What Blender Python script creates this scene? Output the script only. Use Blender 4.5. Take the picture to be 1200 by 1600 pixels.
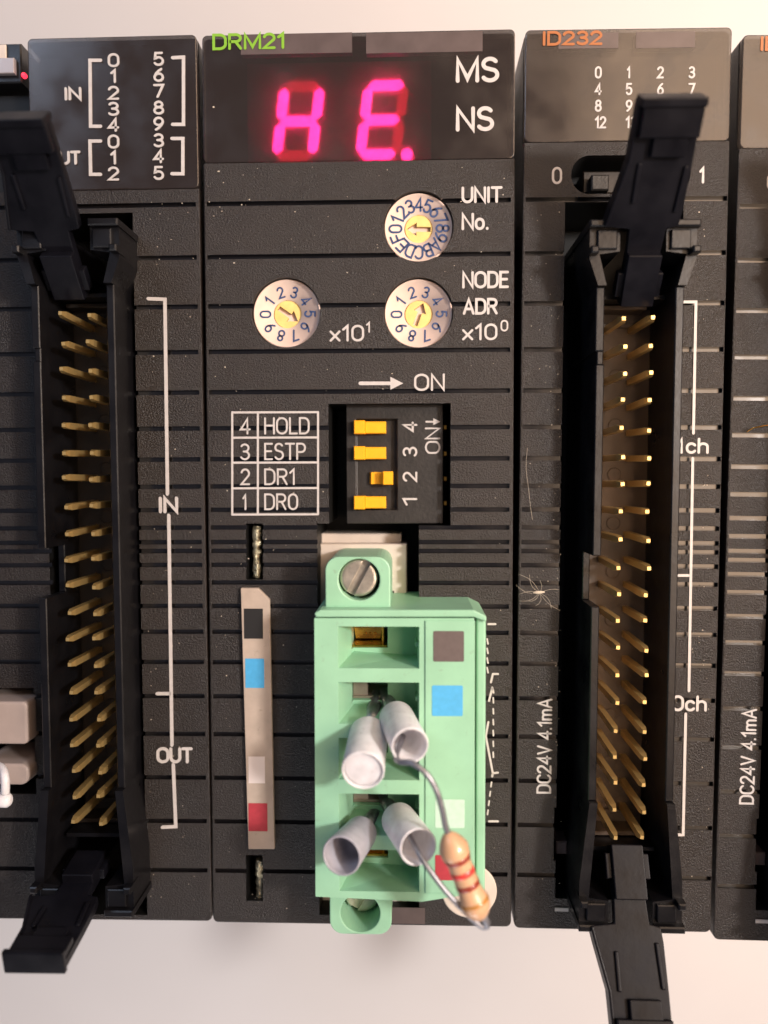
import bpy, bmesh, math, random
from mathutils import Vector, Matrix
R = math.radians
random.seed(7)
S = 0.01                      # 1 unit here = 0.01 Blender units (about 0.064 mm of the real thing)
scene = bpy.context.scene
col = scene.collection
for o in list(bpy.data.objects): bpy.data.objects.remove(o)

# ------------------------------------------------------------------ camera
FPX = 1250.0
CP = Vector((79.75, 24.42, 1253.75))
CROT = Matrix.Rotation(-0.0026, 3, 'Z') @ Matrix.Rotation(0.0327, 3, 'Y') @ Matrix.Rotation(-0.047, 3, 'X')
cam = bpy.data.cameras.new('camera'); co = bpy.data.objects.new('camera', cam); col.objects.link(co)
cam.sensor_fit = 'VERTICAL'; cam.sensor_height = 36; cam.lens = 36 * FPX / 1600
cam.clip_start = 0.05; cam.clip_end = 500
co.matrix_world = Matrix.Translation(CP * S) @ CROT.to_4x4()
cam.dof.use_dof = True; cam.dof.focus_distance = 12.25; cam.dof.aperture_fstop = 0.085
scene.camera = co

# ------------------------------------------------------------------ light
world = bpy.data.worlds.new('World'); scene.world = world; world.use_nodes = True
wn = world.node_tree.nodes; wl = world.node_tree.links
bg = wn['Background']
tc = wn.new('ShaderNodeTexCoord'); sp = wn.new('ShaderNodeSeparateXYZ'); mr = wn.new('ShaderNodeMapRange')
cr = wn.new('ShaderNodeValToRGB')
wl.new(tc.outputs['Generated'], sp.inputs[0]); wl.new(sp.outputs['X'], mr.inputs[0])
mr.inputs[1].default_value = -0.8; mr.inputs[2].default_value = 0.8
wl.new(mr.outputs[0], cr.inputs[0])
cr.color_ramp.elements[0].color = (0.17, 0.20, 0.30, 1); cr.color_ramp.elements[1].color = (0.30, 0.26, 0.24, 1)
wl.new(cr.outputs[0], bg.inputs[0]); bg.inputs[1].default_value = 0.6
def area(name, loc, target, sx, sy, power, color):
    l = bpy.data.lights.new(name, 'AREA'); l.shape = 'RECTANGLE'; l.size = sx; l.size_y = sy
    l.energy = power; l.color = color
    o = bpy.data.objects.new(name, l); col.objects.link(o); o.location = loc
    o.rotation_euler = (Vector(target) - Vector(loc)).to_track_quat('-Z', 'Y').to_euler()
    return o
wl_ = area('window_light', (27.5, 14, 25), (27.5, 14, 0), 38, 48, 32000, (1.0, 0.68, 0.45)); wl_.rotation_euler = (0, 0, 0)
area('ceiling_lamp', (25, 6, 30), (2, 0, 0), 3.4, 3.4, 17000, (1.0, 0.94, 0.90))
area('low_fill_light', (-3, -32, 10), (0, -9, -9), 22, 6, 3800, (0.98, 0.93, 0.92))  # unseen fill lamp added below to brighten the lower wall
area('sky_light', (-20, 22, 20), (0, 0, 0), 8, 12, 2600, (0.66, 0.78, 1.0))
scene.view_settings.view_transform = 'Standard'; scene.view_settings.look = 'None'
scene.view_settings.exposure = -0.2; scene.view_settings.gamma = 1
scene.render.engine = 'CYCLES'
scene.render.resolution_x = 768; scene.render.resolution_y = 1024
scene.cycles.max_bounces = 8; scene.cycles.transparent_max_bounces = 12

# ------------------------------------------------------------------ helpers
def W(px, py, z=0.0):
    """photograph pixel -> point on the plane at height z (in 0.01 units)"""
    d = CROT @ Vector(((px - 600) / FPX, (800 - py) / FPX, -1))
    t = (z - CP.z) / d.z
    return CP + d * t

class Frame:
    def __init__(s, x, y, a): s.o = Vector((x, y, 0)); s.a = a; s.inv = Matrix.Rotation(-a, 3, 'Z')
    def at(s, px, py, z=0.0): return s.inv @ (W(px, py, z) - s.o)

def mat(name, base, rough=0.5, metal=0.0, spec=0.5, bump=0.0, bscale=60, var=0.0, vscale=3, emit=None, estr=0, coat=0, rvar=0.0, bdist=0.02, speck=0.0):
    m = bpy.data.materials.new(name); m.use_nodes = True
    n = m.node_tree.nodes; l = m.node_tree.links; p = n['Principled BSDF']
    p.inputs['Base Color'].default_value = (*base, 1); p.inputs['Roughness'].default_value = rough
    p.inputs['Metallic'].default_value = metal; p.inputs['Specular IOR Level'].default_value = spec
    if coat: p.inputs['Coat Weight'].default_value = coat; p.inputs['Coat Roughness'].default_value = 0.08
    if emit: p.inputs['Emission Color'].default_value = (*emit, 1); p.inputs['Emission Strength'].default_value = estr
    t = n.new('ShaderNodeTexCoord')
    if bump:
        x = n.new('ShaderNodeTexNoise'); x.inputs['Scale'].default_value = bscale; x.inputs['Detail'].default_value = 4
        x.inputs['Roughness'].default_value = 0.65
        b = n.new('ShaderNodeBump'); b.inputs['Strength'].default_value = bump; b.inputs['Distance'].default_value = bdist
        l.new(t.outputs['Object'], x.inputs['Vector']); l.new(x.outputs[0], b.inputs['Height']); l.new(b.outputs[0], p.inputs['Normal'])
    if var or rvar:
        x = n.new('ShaderNodeTexNoise'); x.inputs['Scale'].default_value = vscale; x.inputs['Detail'].default_value = 6
        l.new(t.outputs['Object'], x.inputs['Vector'])
        if var:
            r = n.new('ShaderNodeMapRange'); r.inputs[1].default_value = 0.3; r.inputs[2].default_value = 0.7
            r.inputs[3].default_value = 1 - var; r.inputs[4].default_value = 1 + var
            mx = n.new('ShaderNodeVectorMath'); mx.operation = 'SCALE'; mx.inputs[0].default_value = base
            l.new(x.outputs[0], r.inputs[0]); l.new(r.outputs[0], mx.inputs['Scale']); l.new(mx.outputs[0], p.inputs['Base Color'])
            if speck:
                y = n.new('ShaderNodeTexNoise'); y.inputs['Scale'].default_value = 7; y.inputs['Detail'].default_value = 8; y.inputs['Roughness'].default_value = 0.75
                l.new(t.outputs['Object'], y.inputs['Vector'])
                q = n.new('ShaderNodeMapRange'); q.inputs[1].default_value = 0.60; q.inputs[2].default_value = 0.72; q.inputs[3].default_value = 0; q.inputs[4].default_value = speck
                mm = n.new('ShaderNodeMix'); mm.data_type = 'RGBA'; mm.inputs[7].default_value = (0.16, 0.12, 0.08, 1)
                l.new(y.outputs[0], q.inputs[0]); l.new(q.outputs[0], mm.inputs[0]); l.new(mx.outputs[0], mm.inputs[6]); l.new(mm.outputs[2], p.inputs['Base Color'])
        if rvar:
            r2 = n.new('ShaderNodeMapRange'); r2.inputs[1].default_value = 0.3; r2.inputs[2].default_value = 0.7
            r2.inputs[3].default_value = max(0.02, rough - rvar); r2.inputs[4].default_value = rough + rvar
            l.new(x.outputs[0], r2.inputs[0]); l.new(r2.outputs[0], p.inputs['Roughness'])
    return m

M = {}
M['housing'] = mat('black_textured_plastic', (0.0125, 0.0085, 0.0068), 0.33, bump=0.75, bscale=34, var=0.25, vscale=1.6, spec=0.5, rvar=0.05, bdist=0.03)
M['groove'] = mat('black_smooth_plastic', (0.006, 0.005, 0.005), 0.17, var=0.3, vscale=2, spec=1.0, rvar=0.05)
M['deep'] = mat('black_recess_plastic', (0.006, 0.006, 0.006), 0.5, spec=0.3)
M['conn'] = mat('connector_black_plastic', (0.005, 0.0048, 0.006), 0.34, bump=0.15, bscale=14, var=0.3, vscale=2, spec=0.4, rvar=0.08)
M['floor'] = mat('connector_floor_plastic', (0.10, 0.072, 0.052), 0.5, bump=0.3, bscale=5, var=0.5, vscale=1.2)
M['latch'] = mat('latch_dark_plastic', (0.005, 0.005, 0.0075), 0.36, bump=0.12, bscale=6, var=0.3, vscale=2, spec=0.14, rvar=0.1)
M['gold'] = mat('gold_plating', (0.95, 0.66, 0.26), 0.3, metal=0.8)
M['brass'] = mat('brass_clamp', (0.80, 0.42, 0.08), 0.25, metal=1, rvar=0.1, var=0.15)
M['tin'] = mat('dull_clamp_metal', (0.42, 0.33, 0.27), 0.4, metal=0.8, var=0.2)
M['white'] = mat('white_print', (0.52, 0.49, 0.475), 0.55, var=0.06, vscale=12)
M['green_print'] = mat('green_print', (0.20, 0.42, 0.03), 0.5)
M['orange_print'] = mat('orange_print', (0.36, 0.12, 0.035), 0.5)
M['cream'] = mat('cream_dial_plastic', (0.76, 0.58, 0.49), 0.45, var=0.06, vscale=5)
M['rotor'] = mat('yellow_rotor_plastic', (0.80, 0.58, 0.20), 0.45, var=0.08, vscale=8)
M['rotor_slot'] = mat('dark_yellow_slot_plastic', (0.50, 0.33, 0.09), 0.5, var=0.25, vscale=8)  # darker yellow than the rotor, used inside its slot
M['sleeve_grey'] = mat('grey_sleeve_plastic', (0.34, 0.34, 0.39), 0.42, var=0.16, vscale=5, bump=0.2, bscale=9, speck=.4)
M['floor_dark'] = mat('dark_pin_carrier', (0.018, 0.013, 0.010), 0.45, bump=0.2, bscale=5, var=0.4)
M['navy'] = mat('navy_print', (0.03, 0.06, 0.16), 0.5)
M['yellow'] = mat('amber_slider_plastic', (0.90, 0.42, 0.01), 0.42, var=0.06, vscale=8, bump=0.1, bscale=20)
M['dip'] = mat('dip_body_plastic', (0.020, 0.018, 0.017), 0.42, bump=0.25, bscale=16, var=0.25, vscale=5)
M['green'] = mat('mint_green_plastic', (0.285, 0.54, 0.365), 0.42, var=0.09, vscale=1.3, bump=0.08, bscale=14, speck=.35)
M['grey_mark'] = mat('grey_ink', (0.11, 0.085, 0.08), 0.6, var=0.08, vscale=12)
M['blue_mark'] = mat('blue_ink', (0.07, 0.38, 0.68), 0.6, var=0.06, vscale=12)
M['white_mark'] = mat('white_ink', (0.48, 0.68, 0.56), 0.6, var=0.06, vscale=12)
M['red_mark'] = mat('red_ink', (0.42, 0.035, 0.05), 0.6, var=0.08, vscale=12)
M['black_mark'] = mat('black_ink', (0.012, 0.011, 0.011), 0.6)
M['paper'] = mat('pale_ink', (0.75, 0.66, 0.62), 0.6)
M['beige'] = mat('beige_strip_plastic', (0.46, 0.37, 0.30), 0.5, var=0.15, vscale=2.5, bump=0.1, bscale=10, speck=.5)
M['header'] = mat('ivory_header_plastic', (0.62, 0.54, 0.47), 0.5, var=0.08, vscale=3)
M['screw'] = mat('screw_steel', (0.60, 0.54, 0.46), 0.36, metal=0.85, bump=0.3, bscale=9, var=0.25, vscale=5)
M['catch'] = mat('beige_catch_plastic', (0.36, 0.29, 0.26), 0.5, var=0.1, vscale=2)
M['tab'] = mat('tinned_tab', (0.50, 0.46, 0.32), 0.3, metal=0.8, bump=1.0, bscale=9, var=0.35, vscale=6, bdist=0.06)
M['sleeve'] = mat('white_sleeve_plastic', (0.66, 0.65, 0.68), 0.42, var=0.14, vscale=5, bump=0.2, bscale=9, speck=.45)
sp_ = M['sleeve'].node_tree.nodes['Principled BSDF']; sp_.inputs['Subsurface Weight'].default_value = 0.35; sp_.inputs['Subsurface Radius'].default_value = (.12, .1, .1); sp_.inputs['Subsurface Scale'].default_value = 1
M['wire'] = mat('tinned_wire', (0.30, 0.30, 0.33), 0.42, metal=0.85, bump=0.4, bscale=10, var=0.2, vscale=8)
M['resistor'] = mat('tan_resistor_lacquer', (0.60, 0.36, 0.21), 0.33, var=0.1, vscale=5, coat=0.4)
M['band_brown'] = mat('brown_band', (0.26, 0.04, 0.02), 0.35, coat=0.4)
M['band_red'] = mat('red_band', (0.62, 0.05, 0.04), 0.35, coat=0.4)
M['band_gold'] = mat('gold_band', (0.42, 0.19, 0.04), 0.35, coat=0.4)
M['wall'] = mat('white_table', (0.64, 0.62, 0.62), 0.7, var=0.015, vscale=0.4)
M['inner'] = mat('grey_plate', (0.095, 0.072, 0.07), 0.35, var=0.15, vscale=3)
M['seg_on'] = mat('lit_segment', (0.4, 0.0, 0.1), 0.5, emit=(1.0, 0.04, 0.34), estr=44)
M['seg_off'] = mat('unlit_segment_glow', (0.4, 0.02, 0.05), 0.5, emit=(1.0, 0.01, 0.05), estr=5.0)  # dim red glow put into the segments that are off
M['led'] = mat('red_led', (0.4, 0.0, 0.0), 0.4, emit=(1.0, 0.03, 0.06), estr=3)
M['dust'] = mat('dust', (0.6, 0.52, 0.42), 0.8)
M['display'] = mat('display_face', (0.10, 0.012, 0.02), 0.5, emit=(1.0, 0.01, 0.06), estr=0.05)

def smoked(name, k_t, k_g, base, gc=(1, .8, .8, 1)):
    m = bpy.data.materials.new(name); m.use_nodes = True
    n = m.node_tree.nodes; l = m.node_tree.links; p = n['Principled BSDF']; out = n['Material Output']
    p.inputs['Base Color'].default_value = (*base, 1); p.inputs['Roughness'].default_value = 0.14
    p.inputs['Specular IOR Level'].default_value = 1.0
    t = n.new('ShaderNodeTexCoord'); x = n.new('ShaderNodeTexNoise'); x.inputs['Scale'].default_value = 1.3; x.inputs['Detail'].default_value = 8
    l.new(t.outputs['Object'], x.inputs['Vector'])
    r = n.new('ShaderNodeMapRange'); r.inputs[1].default_value = 0.35; r.inputs[2].default_value = 0.7; r.inputs[3].default_value = 0.12; r.inputs[4].default_value = 0.34
    l.new(x.outputs[0], r.inputs[0]); l.new(r.outputs[0], p.inputs['Roughness'])
    tr = n.new('ShaderNodeBsdfTransparent'); gl = n.new('ShaderNodeBsdfRefraction')
    gl.inputs['Roughness'].default_value = 0.5; gl.inputs['IOR'].default_value = 1.3; gl.inputs['Color'].default_value = gc
    m1 = n.new('ShaderNodeMixShader'); m2 = n.new('ShaderNodeMixShader')
    m1.inputs[0].default_value = k_t; m2.inputs[0].default_value = k_g
    l.new(p.outputs[0], m1.inputs[1]); l.new(tr.outputs[0], m1.inputs[2])
    l.new(m1.outputs[0], m2.inputs[1]); l.new(gl.outputs[0], m2.inputs[2]); l.new(m2.outputs[0], out.inputs[0])
    return m
M['smoke'] = smoked('smoked_window_plastic', 0.32, 0.02, (0.030, 0.022, 0.019))

def filt():
    m = bpy.data.materials.new('red_filter'); m.use_nodes = True; n = m.node_tree.nodes; l = m.node_tree.links; n.remove(n['Principled BSDF'])
    tr = n.new('ShaderNodeBsdfTransparent'); rf = n.new('ShaderNodeBsdfRefraction'); tl = n.new('ShaderNodeBsdfTranslucent')
    rf.inputs['Roughness'].default_value = 0.7; rf.inputs['IOR'].default_value = 1.3; rf.inputs['Color'].default_value = (1, .12, .3, 1)
    tl.inputs['Color'].default_value = (.8, .12, .25, 1)
    a = n.new('ShaderNodeMixShader'); b = n.new('ShaderNodeMixShader'); a.inputs[0].default_value = 0.38; b.inputs[0].default_value = 0.10
    l.new(tr.outputs[0], a.inputs[1]); l.new(rf.outputs[0], a.inputs[2]); l.new(a.outputs[0], b.inputs[1]); l.new(tl.outputs[0], b.inputs[2])
    l.new(b.outputs[0], n['Material Output'].inputs[0]); return m
M['filter'] = filt()

class MB:
    def __init__(s): s.bm = bmesh.new(); s.mi = 0
    def face(s, vs):
        try: f = s.bm.faces.new(vs); f.material_index = s.mi; return f
        except ValueError: return None
    def prism(s, poly, z0, z1, poly_top=None):
        """polygon (list of (x,y)) extruded from z0 to z1, optional different top polygon"""
        pt = poly_top or poly
        a = [s.bm.verts.new((x, y, z0)) for x, y in poly]; b = [s.bm.verts.new((x, y, z1)) for x, y in pt]
        n = len(poly)
        s.face(a[::-1]); s.face(b)
        for i in range(n): s.face((a[i], a[(i + 1) % n], b[(i + 1) % n], b[i]))
        return s
    def box(s, x0, x1, y0, y1, z0, z1, bev=0.0):
        if x0 > x1: x0, x1 = x1, x0
        if y0 > y1: y0, y1 = y1, y0
        if z0 > z1: z0, z1 = z1, z0
        if not bev: return s.prism([(x0, y0), (x1, y0), (x1, y1), (x0, y1)], z0, z1)
        b = min(bev, (x1 - x0) * .45, (y1 - y0) * .45, (z1 - z0) * .45)
        lo = [(x0, y0), (x1, y0), (x1, y1), (x0, y1)]; hi = [(x0 + b, y0 + b), (x1 - b, y0 + b), (x1 - b, y1 - b), (x0 + b, y1 - b)]
        rings = [[s.bm.verts.new((x, y, z)) for x, y in q] for q, z in ((lo, z0), (lo, z1 - b), (hi, z1))]
        s.face(rings[0][::-1]); s.face(rings[2])
        for r in (0, 1):
            for i in range(4): s.face((rings[r][i], rings[r][(i + 1) % 4], rings[r + 1][(i + 1) % 4], rings[r + 1][i]))
        return s
    def obox(s, p, ax, ay, az, hx, hy, hz):
        """oriented box: centre p, unit axes, half sizes"""
        vs = [s.bm.verts.new(p + ax * (sx * hx) + ay * (sy * hy) + az * (sz * hz)) for sz in (-1, 1) for sy in (-1, 1) for sx in (-1, 1)]
        for q in ((0, 2, 3, 1), (4, 5, 7, 6), (0, 1, 5, 4), (2, 6, 7, 3), (0, 4, 6, 2), (1, 3, 7, 5)): s.face([vs[i] for i in q])
        return s
    def tube(s, pts, rad, seg=10, cap=True, smooth=True):
        pts = [Vector(p) for p in pts]; n = len(pts)
        rr = rad if isinstance(rad, (list, tuple)) else [rad] * n
        t0 = (pts[1] - pts[0]).normalized(); u = t0.orthogonal().normalized(); rings = []
        for i, p in enumerate(pts):
            t = (pts[min(i + 1, n - 1)] - pts[max(i - 1, 0)])
            t = t.normalized() if t.length > 1e-9 else t0
            u = (u - t * u.dot(t)).normalized(); v = t.cross(u)
            rings.append([s.bm.verts.new(p + (u * math.cos(a) + v * math.sin(a)) * rr[i]) for a in [2 * math.pi * k / seg for k in range(seg)]])
        for i in range(n - 1):
            for k in range(seg):
                f = s.face((rings[i][k], rings[i][(k + 1) % seg], rings[i + 1][(k + 1) % seg], rings[i + 1][k]))
                if f and smooth: f.smooth = True
        if cap: s.face(rings[0][::-1]); s.face(rings[-1])
        return s
    def lathe(s, p0, p1, prof, seg=32, smooth=True):
        """prof: list of (t along p0->p1 in units, radius); closed ends if radius 0"""
        p0 = Vector(p0); ax = (Vector(p1) - p0).normalized(); u = ax.orthogonal().normalized(); v = ax.cross(u)
        rings = [[s.bm.verts.new(p0 + ax * t + (u * math.cos(2 * math.pi * k / seg) + v * math.sin(2 * math.pi * k / seg)) * max(r, 0.01)) for k in range(seg)] for t, r in prof]
        for i in range(len(rings) - 1):
            for k in range(seg):
                f = s.face((rings[i][k], rings[i][(k + 1) % seg], rings[i + 1][(k + 1) % seg], rings[i + 1][k]))
                if f and smooth: f.smooth = True
        s.face(rings[0][::-1]); s.face(rings[-1])
        return s
    def mesh(s, name, mats, org=(0, 0, 0)):
        for v in s.bm.verts: v.co = (v.co - Vector(org)) * S
        bmesh.ops.recalc_face_normals(s.bm, faces=s.bm.faces)
        me = bpy.data.meshes.new(name); s.bm.to_mesh(me); s.bm.free()
        for m in (mats if isinstance(mats, (list, tuple)) else [mats]): me.materials.append(m)
        return me
    def build(s, name, mats, parent=None, label=None, org=(0, 0, 0), loc=None):
        o = bpy.data.objects.new(name, s.mesh(name, mats, org)); col.objects.link(o)
        if parent: o.parent = parent
        o.location = (Vector(loc) if loc is not None else Vector(org)) * S
        if label: o['label'] = label
        return o

def bevel(o, w=1.0, seg=2, ang=40):
    m = o.modifiers.new('bevel', 'BEVEL'); m.width = w * S; m.segments = seg; m.limit_method = 'ANGLE'; m.angle_limit = R(ang)
    m.harden_normals = False
    return o
def bake(o):
    dg = bpy.context.evaluated_depsgraph_get(); dg.update()
    me = bpy.data.meshes.new_from_object(o.evaluated_get(dg)); old = o.data; o.modifiers.clear(); o.data = me; me.name = o.name
def cut(o, mbs, mats):
    cs = []
    for mb in mbs:
        c = mb.build('cutter', mats); c.parent = o.parent; cs.append(c)
        m = o.modifiers.new('cut', 'BOOLEAN'); m.operation = 'DIFFERENCE'; m.solver = 'EXACT'; m.object = c
        try: m.material_mode = 'TRANSFER'
        except Exception: pass
    bpy.context.view_layer.update(); bake(o)
    for c in cs: bpy.data.objects.remove(c)
def tag(o, label, cat, group=None, kind=None):
    if label: o['label'] = label
    if cat: o['category'] = cat
    if group: o['group'] = group
    if kind: o['kind'] = kind
    return o
def empty(name, x, y, z=0, a=0):
    o = bpy.data.objects.new(name, None); col.objects.link(o); o.location = (x * S, y * S, z * S); o.rotation_euler = (0, 0, a)
    o.empty_display_size = 0.2
    return o
def rrect(x0, x1, y0, y1, r, n=5):
    if x0 > x1: x0, x1 = x1, x0
    if y0 > y1: y0, y1 = y1, y0
    pts = []
    for cx, cy, a in ((x1 - r, y0 + r, -90), (x1 - r, y1 - r, 0), (x0 + r, y1 - r, 90), (x0 + r, y0 + r, 180)):
        for i in range(n + 1):
            t = R(a + 90 * i / n); pts.append((cx + r * math.cos(t), cy + r * math.sin(t)))
    return pts
def circle(cx, cy, r, n=40): return [(cx + r * math.cos(2 * math.pi * i / n), cy + r * math.sin(2 * math.pi * i / n)) for i in range(n)]

# ------------------------------------------------------------------ stroke lettering
def arc(cx, cy, rx, ry, a0, a1, n=12): return [(cx + rx * math.cos(R(a0 + (a1 - a0) * i / n)), cy + ry * math.sin(R(a0 + (a1 - a0) * i / n))) for i in range(n + 1)]
O_ = arc(.3, .68, .3, .32, 0, 180) + arc(.3, .32, .3, .32, 180, 360) + [(.6, .68)]
o_ = arc(.25, .38, .25, .28, 0, 180) + arc(.25, .28, .25, .28, 180, 360) + [(.5, .38)]
G = {
 '0': (.6, [O_]), 'O': (.72, [[(x * 1.2, y) for x, y in O_]]),
 '1': (.3, [[(.0, .76), (.24, 1), (.24, 0)]]),
 '2': (.56, [arc(.28, .72, .27, .28, 165, -30) + [(.0, .0), (.56, 0)]]),
 '3': (.56, [arc(.27, .76, .25, .24, 150, -90) + [(.2, .52)], arc(.27, .26, .28, .26, 90, -150)]),
 '4': (.6, [[(.44, 0), (.44, 1), (0, .28), (.6, .28)]]),
 '5': (.56, [[(.5, 1), (.08, 1), (.04, .55)] + arc(.27, .32, .28, .32, 130, -150)]),
 '6': (.58, [arc(.29, .31, .28, .31, 0, 360), [(.48, 1), (.28, .84), (.11, .62), (.015, .38)]]),
 '7': (.56, [[(0, 1), (.56, 1), (.2, 0)]]),
 '8': (.58, [arc(.29, .77, .24, .23, 0, 360), arc(.29, .27, .29, .27, 0, 360)]),
 '9': (.58, [arc(.29, .69, .28, .31, 0, 360), [(.1, 0)] + [(.3, .16), (.47, .38), (.565, .62)]]),
 'A': (.68, [[(0, 0), (.34, 1), (.68, 0)], [(.11, .32), (.57, .32)]]),
 'B': (.6, [[(0, 0), (0, 1), (.3, 1)] + arc(.3, .76, .24, .24, 90, -90) + [(0, .52)], [(.3, .52)] + arc(.3, .26, .28, .26, 90, -90) + [(0, 0)]]),
 'C': (.62, [arc(.32, .68, .32, .32, 25, 180) + arc(.32, .32, .32, .32, 180, 335)]),
 'D': (.64, [[(0, 0), (0, 1), (.3, 1)] + arc(.3, .66, .34, .34, 90, 0) + arc(.3, .34, .34, .34, 0, -90) + [(0, 0)]]),
 'E': (.52, [[(.52, 1), (0, 1), (0, 0), (.52, 0)], [(0, .52), (.46, .52)]]),
 'F': (.52, [[(.52, 1), (0, 1), (0, 0)], [(0, .52), (.46, .52)]]),
 'H': (.64, [[(0, 0), (0, 1)], [(.64, 0), (.64, 1)], [(0, .52), (.64, .52)]]),
 'I': (.06, [[(.03, 0), (.03, 1)]]),
 'L': (.5, [[(0, 1), (0, 0), (.5, 0)]]),
 'M': (.8, [[(0, 0), (0, 1), (.4, .1), (.8, 1), (.8, 0)]]),
 'N': (.66, [[(0, 0), (0, 1), (.66, 0), (.66, 1)]]),
 'P': (.58, [[(0, 0), (0, 1), (.32, 1)] + arc(.32, .73, .27, .27, 90, -90) + [(0, .46)]]),
 'R': (.62, [[(0, 0), (0, 1), (.34, 1)] + arc(.34, .75, .25, .25, 90, -90) + [(0, .5)], [(.32, .5), (.6, 0)]]),
 'S': (.6, [arc(.3, .76, .27, .24, 30, 230, 12) + arc(.3, .26, .3, .26, 55, -150, 12)]),
 'T': (.62, [[(0, 1), (.62, 1)], [(.31, 1), (.31, 0)]]),
 'U': (.64, [[(0, 1)] + arc(.32, .32, .32, .32, 180, 360) + [(.64, 1)]]),
 'V': (.64, [[(0, 1), (.32, 0), (.64, 1)]]),
 'c': (.46, [arc(.25, .38, .25, .28, 35, 180) + arc(.25, .28, .25, .28, 180, 325)]),
 'h': (.5, [[(0, 0), (0, 1)], [(0, .42)] + arc(.25, .42, .25, .24, 180, 0) + [(.5, 0)]]),
 'm': (.8, [[(0, 0), (0, .66)], [(0, .46)] + arc(.2, .46, .2, .2, 180, 0) + [(.4, 0)], [(.4, .46)] + arc(.6, .46, .2, .2, 180, 0) + [(.8, 0)]]),
 'o': (.5, [o_]), 'x': (.5, [[(0, 0), (.5, .62)], [(0, .62), (.5, 0)]]), '.': (.06, [[(.03, 0), (.03, .03)]]), ' ': (.2, []),
}
def ribbon(mb, pts, w, z0, z1):
    """flat line with mitred joints and round ends"""
    P = []
    for p in pts:
        p = Vector((p[0], p[1]))
        if not P or (p - P[-1]).length > w * 0.06: P.append(p)
    if len(P) < 2: P.append(P[0] + Vector((w * .05, 0)))
    closed = (P[0] - P[-1]).length < w * 0.3 and len(P) > 4
    if closed: P = P[:-1]
    n = len(P); L = []; Rr = []
    for i in range(n):
        if closed: a, b = (P[i] - P[i - 1]).normalized(), (P[(i + 1) % n] - P[i]).normalized()
        else:
            a = (P[i] - P[i - 1]).normalized() if i else (P[1] - P[0]).normalized()
            b = (P[i + 1] - P[i]).normalized() if i < n - 1 else a
        t = (a + b); t = t.normalized() if t.length > 1e-3 else a
        nn = Vector((-t.y, t.x)); k = 1 / max(0.45, nn.dot(Vector((-a.y, a.x))))
        L.append(P[i] + nn * (w / 2 * k)); Rr.append(P[i] - nn * (w / 2 * k))
    segs = range(n) if closed else range(n - 1)
    bm = mb.bm
    T = [[bm.verts.new((q.x, q.y, z)) for q in arr] for arr in (L, Rr) for z in (z1, z0)]
    for i in segs:
        j = (i + 1) % n
        mb.face((T[0][i], T[0][j], T[2][j], T[2][i])); mb.face((T[1][i], T[3][i], T[3][j], T[1][j]))
        mb.face((T[0][i], T[1][i], T[1][j], T[0][j])); mb.face((T[2][i], T[2][j], T[3][j], T[3][i]))
    if not closed:
        for i, sg in ((0, -1), (n - 1, 1)):
            t = (P[1] - P[0] if i == 0 else P[-1] - P[-2]).normalized() * sg; nn = Vector((-t.y, t.x)); c = P[i]
            top = [bm.verts.new((*(c + nn * (w / 2 * math.cos(a)) + t * (w / 2 * math.sin(a))), z1 + 0.02)) for a in [math.pi * k / 6 for k in range(7)]]
            mb.face(top)
def text(fr, s, x0, x1, ytop, ybot, material, parent, z=0.0, lw=3.2, rot=False, thick=0.5, lift=0.25, name='printed_text', label=None, slant=0):
    """lettering filling the box x0..x1, ytop..ybot (photo pixels on the plane z); rot: reads upwards"""
    if rot: A = fr.at(x1, ybot, z); Wd = abs(fr.at(x0, ytop, z).y - A.y); H = abs(fr.at(x0, ybot, z).x - A.x)
    else: A = fr.at(x0, ybot, z); Wd = abs(fr.at(x1, ybot, z).x - A.x); H = abs(fr.at(x0, ytop, z).y - A.y)
    H -= lw; Wd -= lw
    gap = 0.22; tot = sum(G[c][0] for c in s) + gap * (len(s) - 1)
    kx = Wd / tot if tot > 0.1 else H
    mb = MB(); u = 0; ns = 0
    for c in s:
        w, strokes = G[c]
        for st in strokes:
            pts = []
            for (gx, gy) in st:
                X = (u + gx) * kx + lw / 2 + slant * gy * H; Y = gy * H + lw / 2
                pts.append((A.x - Y, A.y + X) if rot else (A.x + X, A.y + Y))
            ribbon(mb, pts, lw, A.z + lift, A.z + lift + thick + ns * .05); ns = (ns + 1) % 4
        u += w + gap
    return mb.build(name, material, parent, label)
def lines(fr, strokes, w, material, parent, z=0.0, thick=0.5, lift=0.22, name='printed_line', label=None):
    for st in strokes:
        mb = MB(); ribbon(mb, [fr.at(x, y, z).xy for x, y in st], w, z + lift, z + lift + thick)
        mb.build(name, material, parent, label)

GY = [312, 396, 474, 546, 610, 667, 716, 759, 796, 824, 847, 861, 883, 911, 948, 989, 1037, 1091, 1151, 1220, 1289, 1367]
GL = [W(830, y).y for y in GY]                         # groove heights, shared by every unit

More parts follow.
